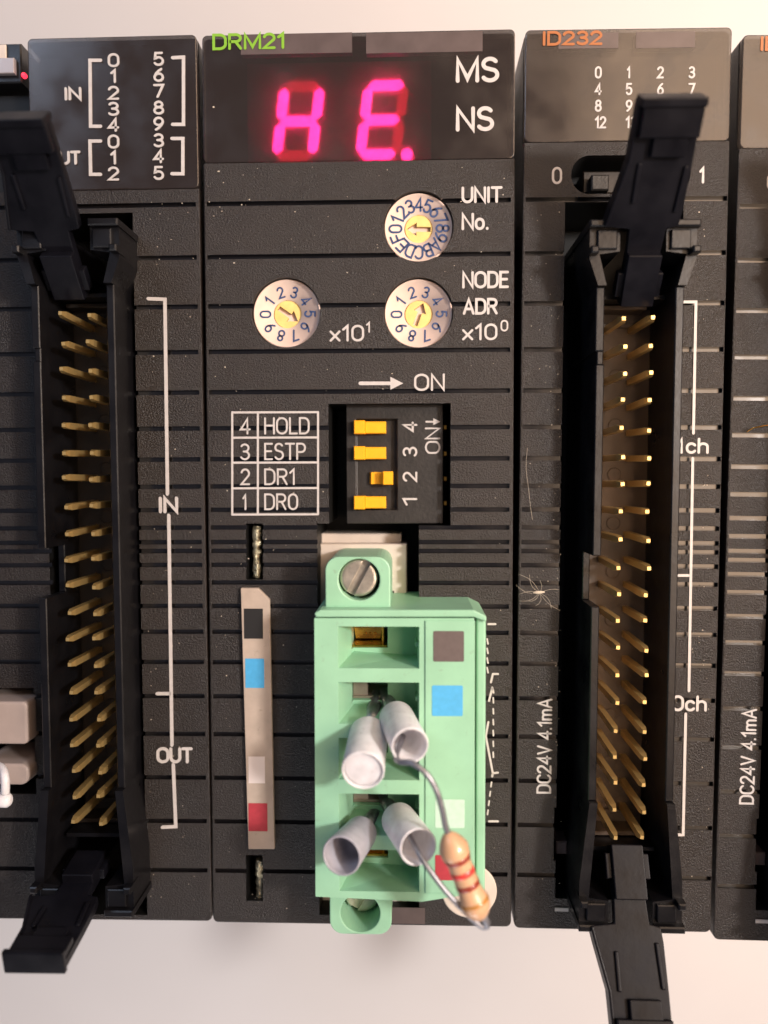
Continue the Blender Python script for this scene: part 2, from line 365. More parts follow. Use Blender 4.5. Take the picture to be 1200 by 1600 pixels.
def housing(fr, root, x0, x1, y0, y1, winy, cuts, gx=None, floorz=-1000, wx0=None):
    """unit body with side faces running back to the wall; grooves and openings cut in"""
    mb = MB(); mb.prism(rrect(x0, x1, y0, y1, 9, 5), floorz, 0)
    o = mb.build('housing', [M['housing']], root)
    bevel(o, 2.2, 2, 50); 
    g = MB(); a, b = gx or (x0 + 5, x1 - 6)
    for y in GL:
        g.box(a, b, y - fr.o.y - 3.6, y - fr.o.y + 3.6, -9, 20)
    cut(o, [g], [M['groove']])
    w = MB(); w.box(x0 - 20, x1 + 20, winy, y1 + 30, -12.3, 20)
    w2 = MB(); w2.box(x0 + 7, x1 - 7, winy + 4, y1 - 8, -44, 10)
    cut(o, [w, w2] + cuts, [M['deep']])
    # the smoked window fills the step at the top
    wb = MB(); wb.prism(rrect((x0 if wx0 is None else wx0) + 0.6, x1 - 0.6, winy + 0.8, y1 - 0.4, 8, 5), -12, 0.6)
    wo = wb.build('indicator_window', M['smoke'], root); bevel(wo, 1.8, 2, 50)
    return o

# ================================================================== back surface
b = MB(); b.box(-3500, 3500, -3500, 3500, -1012, -1000)
tag(b.build('wall', M['wall']), 'plain pinkish white surface behind the row of black modules', 'wall', kind='structure')

# ================================================================== centre unit
FC = Frame(0, 0, 0)
ctr = empty('controller_module', 0, 0)
tag(ctr, 'wide black module with glowing pink two digit display, three rotary dials and green plug', 'control module')
def ctr_cuts():
    c = []
    a = FC.at(513, 631); e = FC.at(704, 822); m = MB(); m.box(a.x, e.x, e.y, a.y, -150, 10); c.append(m)
    a = FC.at(495, 818); e = FC.at(655, 1432); m = MB(); m.box(a.x, e.x, e.y, a.y, -150, 10); c.append(m)
    for px, py in ((654, 353), (447, 488), (654, 488)):
        p = FC.at(px, py); m = MB(); m.prism(circle(p.x, p.y, 54, 48), -90, 10); c.append(m)
    for y0, y1 in ((818, 906), (1336, 1408)):
        a = FC.at(384, y0); e = FC.at(411, y1); m = MB(); m.box(a.x, e.x, e.y, a.y, -70, 10); c.append(m)
    return c
cw = FC.at(560, 252).y
housing(FC, ctr, -240.5, 240.5, -700, 700, cw, ctr_cuts())
def plate(fr, root, x0, x1, y0, y1, m, z0, z1, name, label=None, r=0, bv=0):
    a = fr.at(x0, y0, z1); e = fr.at(x1, y1, z1)
    mb = MB()
    if r: mb.prism(rrect(a.x, e.x, e.y, a.y, r), z0, z1)
    else: mb.box(a.x, e.x, e.y, a.y, z0, z1)
    o = mb.build(name, m, root, label)
    if bv: bevel(o, bv)
    return o
# lighter plates standing in for reflections in the smoked window
plate(FC, ctr, 376, 550, 54, 82, M['inner'], -11, 1.0, 'window_reflection_plate')
plate(FC, ctr, 572, 754, 52, 80, M['inner'], -11, 1.0, 'window_reflection_plate')
# --- display
DZ = -34
disp = plate(FC, ctr, 392, 668, 104, 268, M['deep'], -44, DZ - 3, 'display', 'two digit seven segment display glowing pink')
def seg_digit(cx, cy, on, dp):
    """cx, cy = centre (photo px at DZ); size in units"""
    w, h, t, sl = 46, 106, 16, 0.13
    c = FC.at(cx, cy, DZ); hw = w / 2 + 5; hh = h / 2
    def hbar(y): L = hw - t * .28; return [(-L - 5, y), (-L + 3, y + t / 2), (L - 3, y + t / 2), (L + 5, y), (L - 3, y - t / 2), (-L + 3, y - t / 2)]
    def vbar(x, y0, y1): return [(x, y0 + 2), (x + t / 2, y0 + 9), (x + t / 2, y1 - 9), (x, y1 - 2), (x - t / 2, y1 - 9), (x - t / 2, y0 + 9)]
    segs = {'a': hbar(hh), 'g': hbar(0), 'd': hbar(-hh), 'f': vbar(-hw, 0, hh), 'b': vbar(hw, 0, hh), 'e': vbar(-hw, -hh, 0), 'c': vbar(hw, -hh, 0)}
    for k, poly in segs.items():
        mb = MB(); mb.prism([(c.x + x + y * sl, c.y + y) for x, y in poly], DZ - 4, DZ)
        mb.build('segment', M['seg_on'] if k in on else M['seg_off'], disp, 'lit pink display segment' if k in on else 'unlit display segment with added dim red glow')
    if not dp: return
    mb = MB(); mb.prism(circle(c.x + hw + 12 - hh * sl + 6, c.y - hh - 1, 9.5, 20), DZ - 4, DZ)
    mb.build('decimal_point', M['seg_on'] if dp else M['seg_off'], disp, 'lit pink decimal point' if dp else 'unlit decimal point')
plate(FC, disp, 386, 674, 100, 274, M['filter'], -19, -17, 'red_filter')
seg_digit(466, 189, 'fbgec', False)
seg_digit(597, 187, 'afged', True)
# --- printing
for s, x0, x1, y0, y1, lw in (('MS', 712, 780, 90, 130, 6), ('NS', 712, 772, 167, 206, 6), ('UNIT', 721, 785, 292, 318, 4.1), ('No.', 721, 764, 333, 360, 4.1),
        ('NODE', 722, 795, 424, 451, 4), ('ADR', 723, 778, 466, 492, 4), ('x10', 722, 777, 506, 532, 3.4), ('x10', 515, 569, 508, 534, 3.4), ('ON', 647, 695, 584, 611, 3.4),
        ('HOLD', 413, 484, 652, 679, 2.9), ('ESTP', 413, 478, 692, 719, 2.9), ('DR1', 413, 462, 732, 758, 2.9), ('DR0', 413, 466, 771, 797, 2.9),
        ('4', 375, 392, 653, 679, 2.9), ('3', 375, 391, 693, 719, 2.9), ('2', 376, 391, 732, 758, 2.9), ('1', 379, 386, 772, 797, 2.9)):
    text(FC, s, x0, x1, y0, y1, M['white'], ctr, z=0.6 if y0 < 250 else 0, lw=lw)
text(FC, '0', 782, 794, 500, 518, M['white'], ctr, lw=2.4)
text(FC, '1', 572, 579, 503, 520, M['white'], ctr, lw=2.4)
text(FC, 'DRM21', 332, 446, 53, 79, M['green_print'], ctr, z=1.1, lw=4.2, label='green printed model code DRM21')
lines(FC, [[(363, 644), (363, 804)], [(403, 644), (403, 803)], [(497, 644), (497, 803)]], 3.2, M['white'], ctr, lift=.2, name='table_rule')
lines(FC, [[(363, y), (497, y - 0.5)] for y in (644.5, 684, 723, 763, 804)], 3.2, M['white'], ctr, lift=.3, name='table_rule')
ar = MB(); ribbon(ar, [FC.at(563, 599).xy, FC.at(612, 599).xy], 5.5, .2, .7)
ar.prism([FC.at(610, 589).xy, FC.at(610, 609).xy, FC.at(630, 599).xy], .2, .75); ar.build('printed_arrow', M['white'], ctr)
# wiring diagram right of the plug
dg = [[(763, 975), (774, 975)], [(764, 1283), (778, 1283)], [(763, 1128), (759, 1150), (770, 1208), (778, 1207)], [(778, 1053), (770, 1053), (767, 1066)], [(769, 1075), (764, 1095)], [(769, 1074), (771, 1082)], [(770, 1208), (769, 1213)]]
lines(FC, dg, 3.2, M['white'], ctr, name='wiring_diagram', label='white printed wiring diagram half hidden by the plug')
dd = [[(761, 998 + 15 * k), (762.5, 1006 + 15 * k)] for k in range(4)] + [[(770.5, 1090 + 17 * k), (771, 1098 + 17 * k)] for k in range(6)] + [[(768 - 1.8 * k, 1222 + 14.5 * k), (767 - 1.8 * k, 1229 + 14.5 * k)] for k in range(4)]
lines(FC, dd, 2.4, M['white'], ctr, name='dotted_line')

# --- rotary switches
def rotary(px, py, chars, slot_deg, lw, h, order=1):
    p = FC.at(px, py); zt = -12
    mb = MB(); mb.lathe((p.x, p.y, -88), (p.x, p.y, 0), [(0, 53.5), (76, 53.5), (79, 52.5), (79, 50.8), (zt + 88, 50.3), (zt + 88, 22.5), (zt + 78, 22)], 56)
    base = mb.build('rotary_switch', M['cream'], ctr, None)
    c = Vector((p.x + 0.8, p.y - 0.5))
    n = len(chars)
    for i, ch in enumerate(chars):
        a = R(180) - i * 2 * math.pi / n
        up = Vector((math.cos(a), math.sin(a))); rt = Vector((up.y, -up.x)); w, st = G[ch]
        # digits stand with their feet towards the centre
        H = h; kx = H * 0.95; nm = MB()
        for s_ in st:
            ribbon(nm, [tuple(c + up * (27 + gy * H) + rt * ((gx - w / 2) * kx)) for gx, gy in s_], lw, zt + .2, zt + .7)
        nm.build('dial_numeral', M['navy'], base)
    # rotor with a screwdriver slot shaped like an arrow
    r = MB(); r.prism(circle(c.x, c.y, 21.6, 40), -60, zt - 3); ro = r.build('rotor', M['rotor'], base); ro.parent = ctr
    d = Vector((math.cos(R(slot_deg)), math.sin(R(slot_deg)))); q = Vector((-d.y, d.x))
    pts = [(-18, -3.6), (4, -3.6), (4, -10), (19, 0), (4, 10), (4, 3.6), (-18, 3.6)]
    s2 = MB(); s2.prism([tuple(c + d * x + q * y) for x, y in pts], zt - 14, zt + 4)
    cut(ro, [s2], [M['rotor_slot']]); bevel(ro, .8)
    ro.parent = base
    return base
rotary(654, 353, '0123456789ABCDEF', 178, 3.0, 19)['label'] = 'sixteen position rotary dial beside UNIT No.'
rotary(447, 488, '0123456789', 325, 2.6, 16)['label'] = 'ten position rotary dial for the tens digit'
rotary(654, 488, '0123456789', 70, 2.6, 16)['label'] = 'ten position rotary dial for the units digit'

# --- dip switch
ZD = -26
a = FC.at(541, 632, ZD); e = FC.at(692, 818, ZD)
mb = MB(); mb.box(a.x, e.x, e.y, a.y, -150, ZD); dip = mb.build('dip_switch', [M['dip']], ctr, 'black four way dip switch with amber sliders')
k1 = MB(); p0 = FC.at(556, 655, ZD); p1 = FC.at(621, 797, ZD); k1.box(p0.x, p1.x, p1.y, p0.y, ZD - 14, ZD + 6)
cut(dip, [k1], [M['dip']]); bevel(dip, 1.2)
fl = ZD - 14
for cy, pos in ((668, 0), (708, 0), (747, 1), (785, 0)):
    c = FC.at(588, cy, ZD); mb = MB()
    q = FC.at(553, cy, ZD + 14)
    if pos == 0:
        L = FC.at(603, cy, ZD).x
        mb.box(q.x, q.x + 17, c.y - 10.5, c.y + 10.5, fl, ZD + 16, 1.2); mb.box(q.x + 16.5, L, c.y - 9.5, c.y + 9.5, fl, ZD + 3, 1.2)
    else:
        X0 = FC.at(577, cy, ZD).x; X1 = FC.at(614, cy, ZD + 8).x
        mb.box(X1 - 16, X1, c.y - 10.5, c.y + 10.5, fl, ZD + 14, 1.2)
        mb.prism([(X0, c.y - 9.5), (X1 - 15.5, c.y - 9.5), (X1 - 15.5, c.y + 9.5), (X0, c.y + 9.5)], fl, ZD - 4, [(X0 + 3, c.y - 9.5), (X1 - 15.5, c.y - 9.5), (X1 - 15.5, c.y + 9.5), (X0 + 3, c.y + 9.5)])
    mb.build('slider', M['yellow'], dip, 'amber slider pushed to the right' if pos else 'amber slider pushed to the left')
for s, yc in (('4', 667), ('3', 706), ('2', 745), ('1', 784)):
    text(FC, s, 629, 652, yc - 8, yc + 8 if s != '1' else yc + 6, M['white'], dip, z=ZD, lw=3.2, rot=True)
text(FC, 'ON', 664, 688, 668, 709, M['white'], dip, z=ZD, lw=2.8, rot=True)
mb = MB(); ribbon(mb, [FC.at(666, 659, ZD).xy, FC.at(681, 659, ZD).xy], 2.8, ZD + .2, ZD + .7)
mb.prism([FC.at(677, 653.5, ZD).xy, FC.at(677, 664, ZD).xy, FC.at(688, 659, ZD).xy], ZD + .2, ZD + .72); mb.build('printed_arrow', M['white'], dip)
for yc in (668, 709, 748, 786):
    p = FC.at(695.5, yc, -60); mb = MB(); mb.box(p.x - 3, p.x + 3, p.y - 4, p.y + 4, -90, -52, 1); mb.build('contact', M['brass'], dip)

# --- ivory header in the opening, upper end
hd = MB(); a = FC.at(500, 850, -45); e = FC.at(636, 1440, -45)
hd.box(a.x, e.x, e.y + 16, a.y, -150, -45, 1.5)
a2 = FC.at(495, 838, -90); hd.box(a2.x, e.x - 9, a.y - 8, a2.y + 6, -150, -72, 1.5)
hd.build('header', M['header'], ctr, 'ivory socket the green plug is pushed into')
p = FC.at(613, 925, -45); mb = MB(); mb.box(p.x - 3, p.x + 3, p.y - 2, p.y + 2, -50, -44.7); mb.build('keyhole', M['deep'], ctr)

# --- beige colour code strip and metal tabs
st = MB(); T = lambda x, y, z=9: FC.at(x, y, z).xy
st.prism([T(388, 1327), T(429, 1327), T(421, 937), T(403, 919), T(376, 919)], 0.3, 9); strip = st.build('colour_strip', M['beige'], ctr, 'long beige strip with black, blue, white and red squares'); bevel(strip, 1)
for x0, x1, y0, y1, mk, lb in ((381, 411, 951, 998, 'black_mark', 'black square'), (383, 413, 1029, 1075, 'blue_mark', 'blue square'), (388, 414, 1182, 1224, 'paper', 'white square'), (388, 418, 1255, 1299, 'red_mark', 'red square')):
    plate(FC, strip, x0, x1, y0, y1, M[mk], 9.1, 9.5, 'colour_mark', lb)
for x, y0, y1 in ((402, 822, 902), (407, 1342, 1404)):
    P = [FC.at(x + random.uniform(-1, 1), y0 + (y1 - y0) * i / 14, -18) for i in range(15)]
    mb = MB(); mb.tube(P, [7.5 + random.uniform(-1.6, 1.6) for _ in P], 8); mb.build('metal_tab', M['tab'], ctr)
# cream round spot at the lower right corner
mb = MB(); p = FC.at(733, 1391); mb.lathe((p.x, p.y, .2), (p.x, p.y, 5), [(0, 44), (1.4, 44), (2.2, 42)], 48); mb.build('round_spot', M['header'], ctr, 'round cream spot half hidden by the resistor')
plate(FC, ctr, 612, 664, 1418, 1444, M['inner'], .2, .8, 'nameplate')

# ================================================================== green plug
plug = empty('terminal_plug', 0, 0)
tag(plug, 'mint green five way screw terminal plug with wire sleeves and coloured squares', 'terminal plug')
ZF, ZE, ZB = 120, 92, -60
def q(x, y, z): return FC.at(x, y, z).xy
gb = MB()
gb.prism([q(493, 1401, ZF), q(660, 1409, ZF), q(742, 1396, ZF), q(741, 966, ZF), q(491, 966, ZF)], -40, ZF)
body = gb.build('plug_body', [M['green']], plug)
A0 = FC.at(491, 966, ZF); A1 = FC.at(742, 966, ZF)
cuts = []
XS = [FC.at(x, 1200, ZF).x for x in (530, 655)]; XB = [FC.at(x, 1200, 55).x for x in (553, 651)]; XD = [FC.at(x, 1200, 55).x for x in (549, 606)]
CELL = []
for i in range(5):
    y0 = FC.at(600, 979 + 87.2 * i, ZF).y; y1 = FC.at(600, 979 + 87.2 * i + 65, ZF).y; CELL.append((y0, y1))
    m = MB(); m.prism([(XB[0], y1 + 9), (XB[1], y1 + 3), (XB[1], y0 - 1), (XB[0], y0 - 1)], 50, ZF + 5, [(XS[0] - 2, y1 - 1), (XS[1] + .3, y1 - 1), (XS[1] + .3, y0), (XS[0] - 2, y0)]); cuts.append(m)
cut(body, cuts, [M['green']])
cuts = []
for y0, y1 in CELL:
    m = MB(); m.box(XD[0] + 1, XD[1], y0 - 46, y0 - 2, -30, 60); cuts.append(m)
cut(body, cuts, [M['green']]); bevel(body, 1.6, 2, 35)
# upper cap above the dark joint, side rail, label panel edge
cp = MB(); cp.prism([q(493, 964.5, ZF), q(740, 964.5, ZF), q(757, 966, 90), q(757, 957, 90), q(740, 953, ZF), q(500, 953, ZF), q(491, 958, ZF)], ZB, ZF + 0.5)
bevel(cp.build('plug_cap', M['green'], plug), 2.2, 2, 35)
a = FC.at(744.5, 962, 112); e = FC.at(758, 1396, 112)
sr = MB(); sr.box(a.x, e.x, e.y + 2, a.y, ZB, 112, 2); bevel(sr.build('side_rail', M['green'], plug), 2)
a = FC.at(664, 966, ZF + 1); e = FC.at(741, 1396, ZF + 1)
lp = MB(); lp.box(a.x, e.x, e.y, a.y - 3, ZF + .1, ZF + 2.5, 1); lp.build('label_panel', M['green'], plug)
pa = MB(); a = FC.at(741, 967, 60); e = FC.at(748, 1394, 60); pa.box(a.x - 4, e.x + 3, e.y, a.y, -40, 92); pa.build('side_web', M['green'], plug)
for i, (x0, x1, y0, y1, mk, lb) in enumerate(((677, 725, 986, 1034, 'grey_mark', 'dark grey square'), (675, 723, 1071, 1119, 'blue_mark', 'bright blue square'), (680, 726, 1249, 1294, 'white_mark', 'pale square'), (680, 726, 1336, 1376, 'red_mark', 'red square half hidden by the resistor'))):
    plate(FC, plug, x0, x1, y0, y1, M[mk], ZF + 2.6, ZF + 3.0, 'colour_mark', lb, r=2)
def ear(x0, x1, y0, y1, hx, hy, hr, top):
    a = FC.at(x0, y0, ZE); e = FC.at(x1, y1, ZE); r = 20
    pts = rrect(a.x, e.x, e.y, a.y, r, 6)
    if top: pts = [p for p in pts if p[1] > e.y + r - .1] + [(a.x, e.y), (e.x, e.y)]
    else: pts = [p for p in pts if p[1] < a.y - r + .1]; pts = [(a.x, a.y)] + pts[len(pts) // 2:] + pts[:len(pts) // 2] + [(e.x, a.y)]
    mb = MB(); mb.prism(pts, ZB, ZE); o = mb.build('mounting_ear', [M['green']], plug, None)
    c = FC.at(hx, hy, ZE); m = MB(); m.prism(circle(c.x, c.y, hr, 40), -40, ZE + 5); cut(o, [m], [M['green']]); bevel(o, 1.8, 2, 40)
    return c
c1 = ear(508, 610, 870, 953, 561, 906, 30.5, True)
c2 = ear(515, 612, 1392, 1461, 563, 1427, 29.5, False)
def screw(c, z, r, deg, lbl):
    mb = MB(); mb.lathe((c.x, c.y, z - 30), (c.x, c.y, z), [(0, r), (27, r), (30, r - 2.2), (30.6, r - 6)], 44); o = mb.build('screw', [M['screw']], plug, lbl)
    d = Vector((math.cos(R(deg)), math.sin(R(deg)), 0)); n_ = Vector((-d.y, d.x, 0)); m = MB(); m.obox(Vector((c.x, c.y, z)), d, n_, Vector((0, 0, 1)), r + 4, 6.2, 9); cut(o, [m], [M['screw']]); bevel(o, .7)
screw(c1 + Vector((-1, 2, 0)), ZE - 8, 28, 62, 'slotted steel screw in the upper ear')
screw(c2 + Vector((0, 3, 0)), 46, 27, 60, 'deep set screw in the lower ear')
# clamps in the wells
for i, (y0, y1) in enumerate(CELL):
    mb = MB(); x0, x1 = XD[0] + 1.5, XD[1] - 1
    ins = i in (1, 2, 3)
    mt = M['tin'] if ins else M['brass']
    if ins:
        mb.box(x0, x0 + 23, y0 - 45, y0 - 3, -28, 36, 1)
        mb.box(x0, x1, y0 - 46, y0 - 42, -28, 40, .8)
    else:
        mb.box(x0, x1 - 6, y0 - 45, y0 - 3, -28, -16)
        mb.box(x0, x1 - 9, y0 - 21, y0 - 3, -16, 22, 1.2)
        mb.prism([(x0, y0 - 43), (x1 - 9, y0 - 43), (x1 - 9, y0 - 22.5), (x0, y0 - 22.5)], -16, 4, [(x0 + 3, y0 - 41), (x1 - 12, y0 - 41), (x1 - 9, y0 - 22.5), (x0, y0 - 22.5)])
        mb.box(x0, x1, y0 - 46.5, y0 - 43.2, -28, 44, .8); mb.box(x1 - 8.5, x1 - 5, y0 - 44, y0 - 3, -16, 30, .8)
    cl = mb.build('clamp', mt, plug)
    if not ins:
        for k in range(3): dm = MB(); dm.lathe((x0 + 18 + 7.5 * k, y0 - 33, 3.0), (x0 + 18 + 7.5 * k, y0 - 33, 9), [(0, 2.4), (2.2, 2.2), (3.4, 1.2)], 10); dm.build('dimple', M['brass'], cl)
    nb = MB(); nb.lathe((XS[1] - 1, (y0 + y1) / 2 - 2, 60), (XS[1] - 1, (y0 + y1) / 2 - 2, 96), [(0, 5), (28, 5), (31, 3)], 16); nb.build('moulded_nub', M['green'], plug)

# ================================================================== wire sleeves
def ferrule(neck, sh, end, r0, r1, rn, label, solid=False, mk='sleeve'):
    n0, n1, n2 = (FC.at(*neck), FC.at(*sh), FC.at(*end))
    root = empty('wire_sleeve', *n1)
    def L(p): return Vector(p) - n1
    tag(root, label, 'wire sleeve', 'white wire end sleeves in the green plug')
    ax = (n2 - n1).normalized(); Ln = (n2 - n1).length; wt = 3.0
    mb = MB(); mb.lathe(L(n1 - ax * 13), L(n2), [(0, rn), (3, rn + 2), (18, r0 - 3), (23, r0 - .6), (27, r0), (Ln + 10, r1), (Ln + 12.2, r1 - .8), (Ln + 12.4, r1 - wt + .6), (Ln + 8, r1 - wt), (Ln * .45 + 10, r0 - wt), (Ln * .45 + 6, 3)], 40)
    mb.build('sleeve', M[mk], root)
    if solid:
        cp_ = MB(); cp_.lathe(L(n2 - ax * 16), L(n2 - ax * 4), [(0, r1 - 5), (11, r1 - 2.2), (12, r1 - 6)], 32); cp_.build('sleeve_end', M['sleeve'], root)
    t = MB(); pts = [L(n0), L(n0.lerp(n1 - ax * 13, .5)), L(n1 - ax * 8)]; t.tube(pts, [rn - 1.5, rn - .5, rn], 14); t.build('crimp_tube', M['wire'], root)
    return n1, n2
ferrule((590, 1086, 20), (577, 1140, 105), (567, 1205, 205), 28, 29, 12, 'chalky white sleeve hanging straight down from the second well, nothing in it', solid=True)
ferrule((600, 1082, 20), (617, 1117, 95), (641, 1166, 205), 25.5, 25.5, 11, 'white sleeve slanting right in the upper pair, resistor lead curling from its mouth')
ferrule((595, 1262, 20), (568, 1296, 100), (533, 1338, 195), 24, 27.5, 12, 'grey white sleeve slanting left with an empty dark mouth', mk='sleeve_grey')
ferrule((598, 1245, 20), (619, 1276, 95), (654, 1324, 200), 25.5, 26, 11, 'white sleeve slanting right in the lower pair, straight resistor lead entering its mouth')

# ================================================================== resistor
def curve(pts, n=8):
    P = [Vector(p) for p in pts]; P = [P[0] * 2 - P[1]] + P + [P[-1] * 2 - P[-2]]; out = []
    for i in range(1, len(P) - 2):
        for k in range(n):
            t = k / n; a, b_, c, d = P[i - 1:i + 3]
            out.append(.5 * ((2 * b_) + (c - a) * t + (2 * a - 5 * b_ + 4 * c - d) * t * t + (3 * b_ - a - 3 * c + d) * t ** 3))
    out.append(P[-2]); return out
r0 = FC.at(699, 1300, 225); r1 = FC.at(752, 1437, 225); rc = (r0 + r1) / 2
res = empty('resistor', *rc); tag(res, 'tan axial resistor with brown and red bands hanging over the green plug', 'resistor')
Lr = (r1 - r0).length
prof = [(0, 3.2), (2, 7), (7, 12), (14, 16.5), (22, 20.0), (30, 19.3), (37, 17.0), (44, 15.8), (Lr - 44, 15.8), (Lr - 37, 17.0), (Lr - 30, 19.3), (Lr - 22, 20.0), (Lr - 14, 17.6), (Lr - 7, 12.5), (Lr - 2, 7), (Lr, 3.2)]
mb = MB(); mb.lathe(r0 - rc, r1 - rc, prof, 36); mb.build('resistor_body', M['resistor'], res)
ax = (r1 - r0).normalized()
def prad(t):
    for (a, ra), (b_, rb) in zip(prof, prof[1:]):
        if a <= t <= b_: return ra + (rb - ra) * (t - a) / (b_ - a)
    return 14
for t, w, mk, lb in ((.30, 8, 'band_brown', 'dark red brown band'), (.445, 8.5, 'band_red', 'bright red band'), (.59, 8, 'band_brown', 'dark red brown band'), (.775, 6, 'band_gold', 'dull gold band')):
    c = t * Lr; mb = MB(); mb.lathe(r0 - rc, r1 - rc, [(c - w / 2, prad(c - w / 2) - .5), (c - w / 2 + .8, prad(c - w / 2) + .5), (c, prad(c) + .55), (c + w / 2 - .8, prad(c + w / 2) + .5), (c + w / 2, prad(c + w / 2) - .5)], 36)
    mb.build('colour_band', M[mk], res, lb)
A = [FC.at(*p) - rc for p in ((630, 1150, 150), (619, 1180, 192), (624, 1190, 214), (645, 1193, 226), (667, 1210, 232), (682, 1235, 232), (691, 1265, 230), (696, 1290, 227), (703, 1311, 224))]
mb = MB(); mb.tube(curve(A), 4.0, 12); mb.build('lead', M['wire'], res, 'upper lead curling out of a sleeve')
B = [FC.at(*p) - rc for p in ((632, 1290, 140), (648, 1322, 195), (664, 1349, 214), (692, 1387, 222), (722, 1420, 224), (744, 1441, 222), (756, 1449, 220), (761, 1444, 222), (757, 1434, 224), (749, 1424, 225))]
mb = MB(); mb.tube(curve(B), [3.8] * 52 + [4.6] * 6 + [5.2] * 15, 12); mb.build('lead', M['wire'], res, 'lower lead bent back under the resistor')

# ================================================================== pin connector with latches
def connector(root, cx, cy, tips, fm='floor'):
    """box header; cx, cy = middle in the unit's own axes. tips: [(dy, z) of the upper and lower latch ends]"""
    P = 40.8; ZP, ZR, ZFl = 62, 68, -55
    mb = MB(); X = lambda x: cx + x; Y = lambda y: cy + y
    # long walls, left wall in pieces round the key notch, right wall whole
    for y0, y1, x0, x1, z in ((338, 430, -63, -51, 67), (318, 338, -60, -51, 65), (38, 318, -62, -50, 68), (-38, 38, -62, -51, 0), (-330, -38, -63, -51, 68)):
        mb.box(X(x0), X(x1), Y(y0), Y(y1), -150, z, 1.4)
    mb.box(X(51), X(63), Y(-330), Y(430), -150, 68, 1.6)
    mb.box(X(-50.8), X(50.8), Y(422), Y(428), -150, 20); mb.box(X(-50.8), X(50.8), Y(-428), Y(-422), -150, 20)
    # flared ends carrying the latch posts
    for s in (1, -1):
        for sx in (1, -1):
            ys = 430 if s > 0 else 330
            pts = [(X(sx * 51), Y(s * ys)), (X(sx * 63), Y(s * ys)), (X(sx * 76), Y(s * (ys + 38 if s > 0 else ys + 120))), (X(sx * 76), Y(s * 515)), (X(sx * 33), Y(s * 515)), (X(sx * 33), Y(s * 478)), (X(sx * 62), Y(s * 474))]
            if s * sx < 0: pts = pts[::-1]
            mb.prism(pts, -150, 78)
            mb.box(X(sx * 34), X(sx * 78), Y(s * 510), Y(s * 520), -150, 90, 2)
            mb.box(X(sx * 66), X(sx * 77), Y(s * 472), Y(s * 482), 60, 95, 2)
            mb.box(X(sx * 38), X(sx * 66), Y(s * 480), Y(s * 507), 70, 84, 1.5)
    sh = mb.build('connector_shroud', M['conn'], root, 'black box header shroud round two rows of gold pins')
    f = MB(); f.box(X(-50.9), X(50.9), Y(-421), Y(421), -60, ZFl)
    for k in range(9): f.lathe((X(-2), Y(-316 + 79 * k), ZFl - 4), (X(-2), Y(-316 + 79 * k), ZFl + 2), [(0, 11), (5, 11), (5.6, 10)], 20)
    for sy in (1, -1): f.box(X(-40), X(30), Y(sy * 392), Y(sy * 399), ZFl, ZFl + 8, 1); f.box(X(-46), X(34), Y(sy * 414), Y(sy * 420.5), ZFl, ZFl + 40, 1)
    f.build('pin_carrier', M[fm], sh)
    hw = 4.8
    pm = MB(); pm.box(-hw, hw, -hw, hw, -30, ZP - ZFl - 11)
    pm.prism([(-hw, -hw), (hw, -hw), (hw, hw), (-hw, hw)], ZP - ZFl - 11, ZP - ZFl, [(-2.6, -2.6), (2.6, -2.6), (2.6, 2.6), (-2.6, 2.6)])
    pme = pm.mesh('pin', M['gold'])
    for r in range(20):
        for c in (-1, 1):
            o = bpy.data.objects.new('pin', pme); col.objects.link(o); o.parent = sh
            o.location = Vector((X(c * 20.5), Y((9.5 - r) * P), ZFl)) * S
            o.rotation_euler = (R(random.uniform(-1.3, 1.3)), R(random.uniform(-1.2, 1.2)), R(random.uniform(-6, 6)))
    for s, (dy, z1, ox) in zip((1, -1), tips): latch(root, cx + ox, cy + s * 474, 72, s, dy, z1)
    return sh
def latch(root, cx, hy, hz, s, dy, z1):
    """swung-open ejector arm from the hinge (cx, hy, hz) to an end dy further out and at height z1"""
    p0 = Vector((cx, hy, hz)); p1 = Vector((cx, hy + s * dy, z1)); ln = (p1 - p0).length
    u = (p1 - p0).normalized(); x = Vector((1, 0, 0)); n_ = x.cross(u) if s > 0 else u.cross(x)
    n_ = n_ if n_.z > 0 else -n_
    def pt(a, b_, c): return p0 + x * a + u * (b_ * ln) + n_ * c
    def slab(mb, sections, t0, t1):
        """sections: (position along 0..1, left, right)"""
        lo = [mb.bm.verts.new(pt(l, k, t0)) for k, l, r_ in sections] + [mb.bm.verts.new(pt(r_, k, t0)) for k, l, r_ in reversed(sections)]
        hi = [mb.bm.verts.new(pt(l, k, t1)) for k, l, r_ in sections] + [mb.bm.verts.new(pt(r_, k, t1)) for k, l, r_ in reversed(sections)]
        mb.face(lo[::-1]); mb.face(hi); m_ = len(lo)
        for i in range(m_): mb.face((lo[i], lo[(i + 1) % m_], hi[(i + 1) % m_], hi[i]))
    mb = MB()
    slab(mb, [(-.36, -24, 24), (.02, -24, 24)], -16, 14)
    slab(mb, [(-.30, -33, 33), (-.12, -33, 33)], -10, 6)
    slab(mb, [(.0, -24, 24), (.18, -26, 26), (.20, -62, 42), (.30, -56, 44), (.62, -43, 44), (1.0, -41, 43)], -14, 0)
    slab(mb, [(.20, -62, -57), (.32, -57, -52), (.62, -43, -38), (.995, -41, -36)], -22, 3)     # side rib
    slab(mb, [(.66, -16, 30), (.80, -16, 30)], 0.2, 9)
    slab(mb, [(.78, -36, 42.5), (.985, -36, 42.5)], 0.4, 12)
    slab(mb, [(.965, -40.5, 43.5), (1.02, -40.5, 43.5)], -18, 16)
    slab(mb, [(.36, -30, -24), (.62, -30, -24)], 0.2, 4); slab(mb, [(.30, 30, 36), (.60, 33, 39)], 0.2, 4)
    o = mb.build('ejector_latch', M['latch'], root, None); bevel(o, 2.4, 3, 30)
    return o

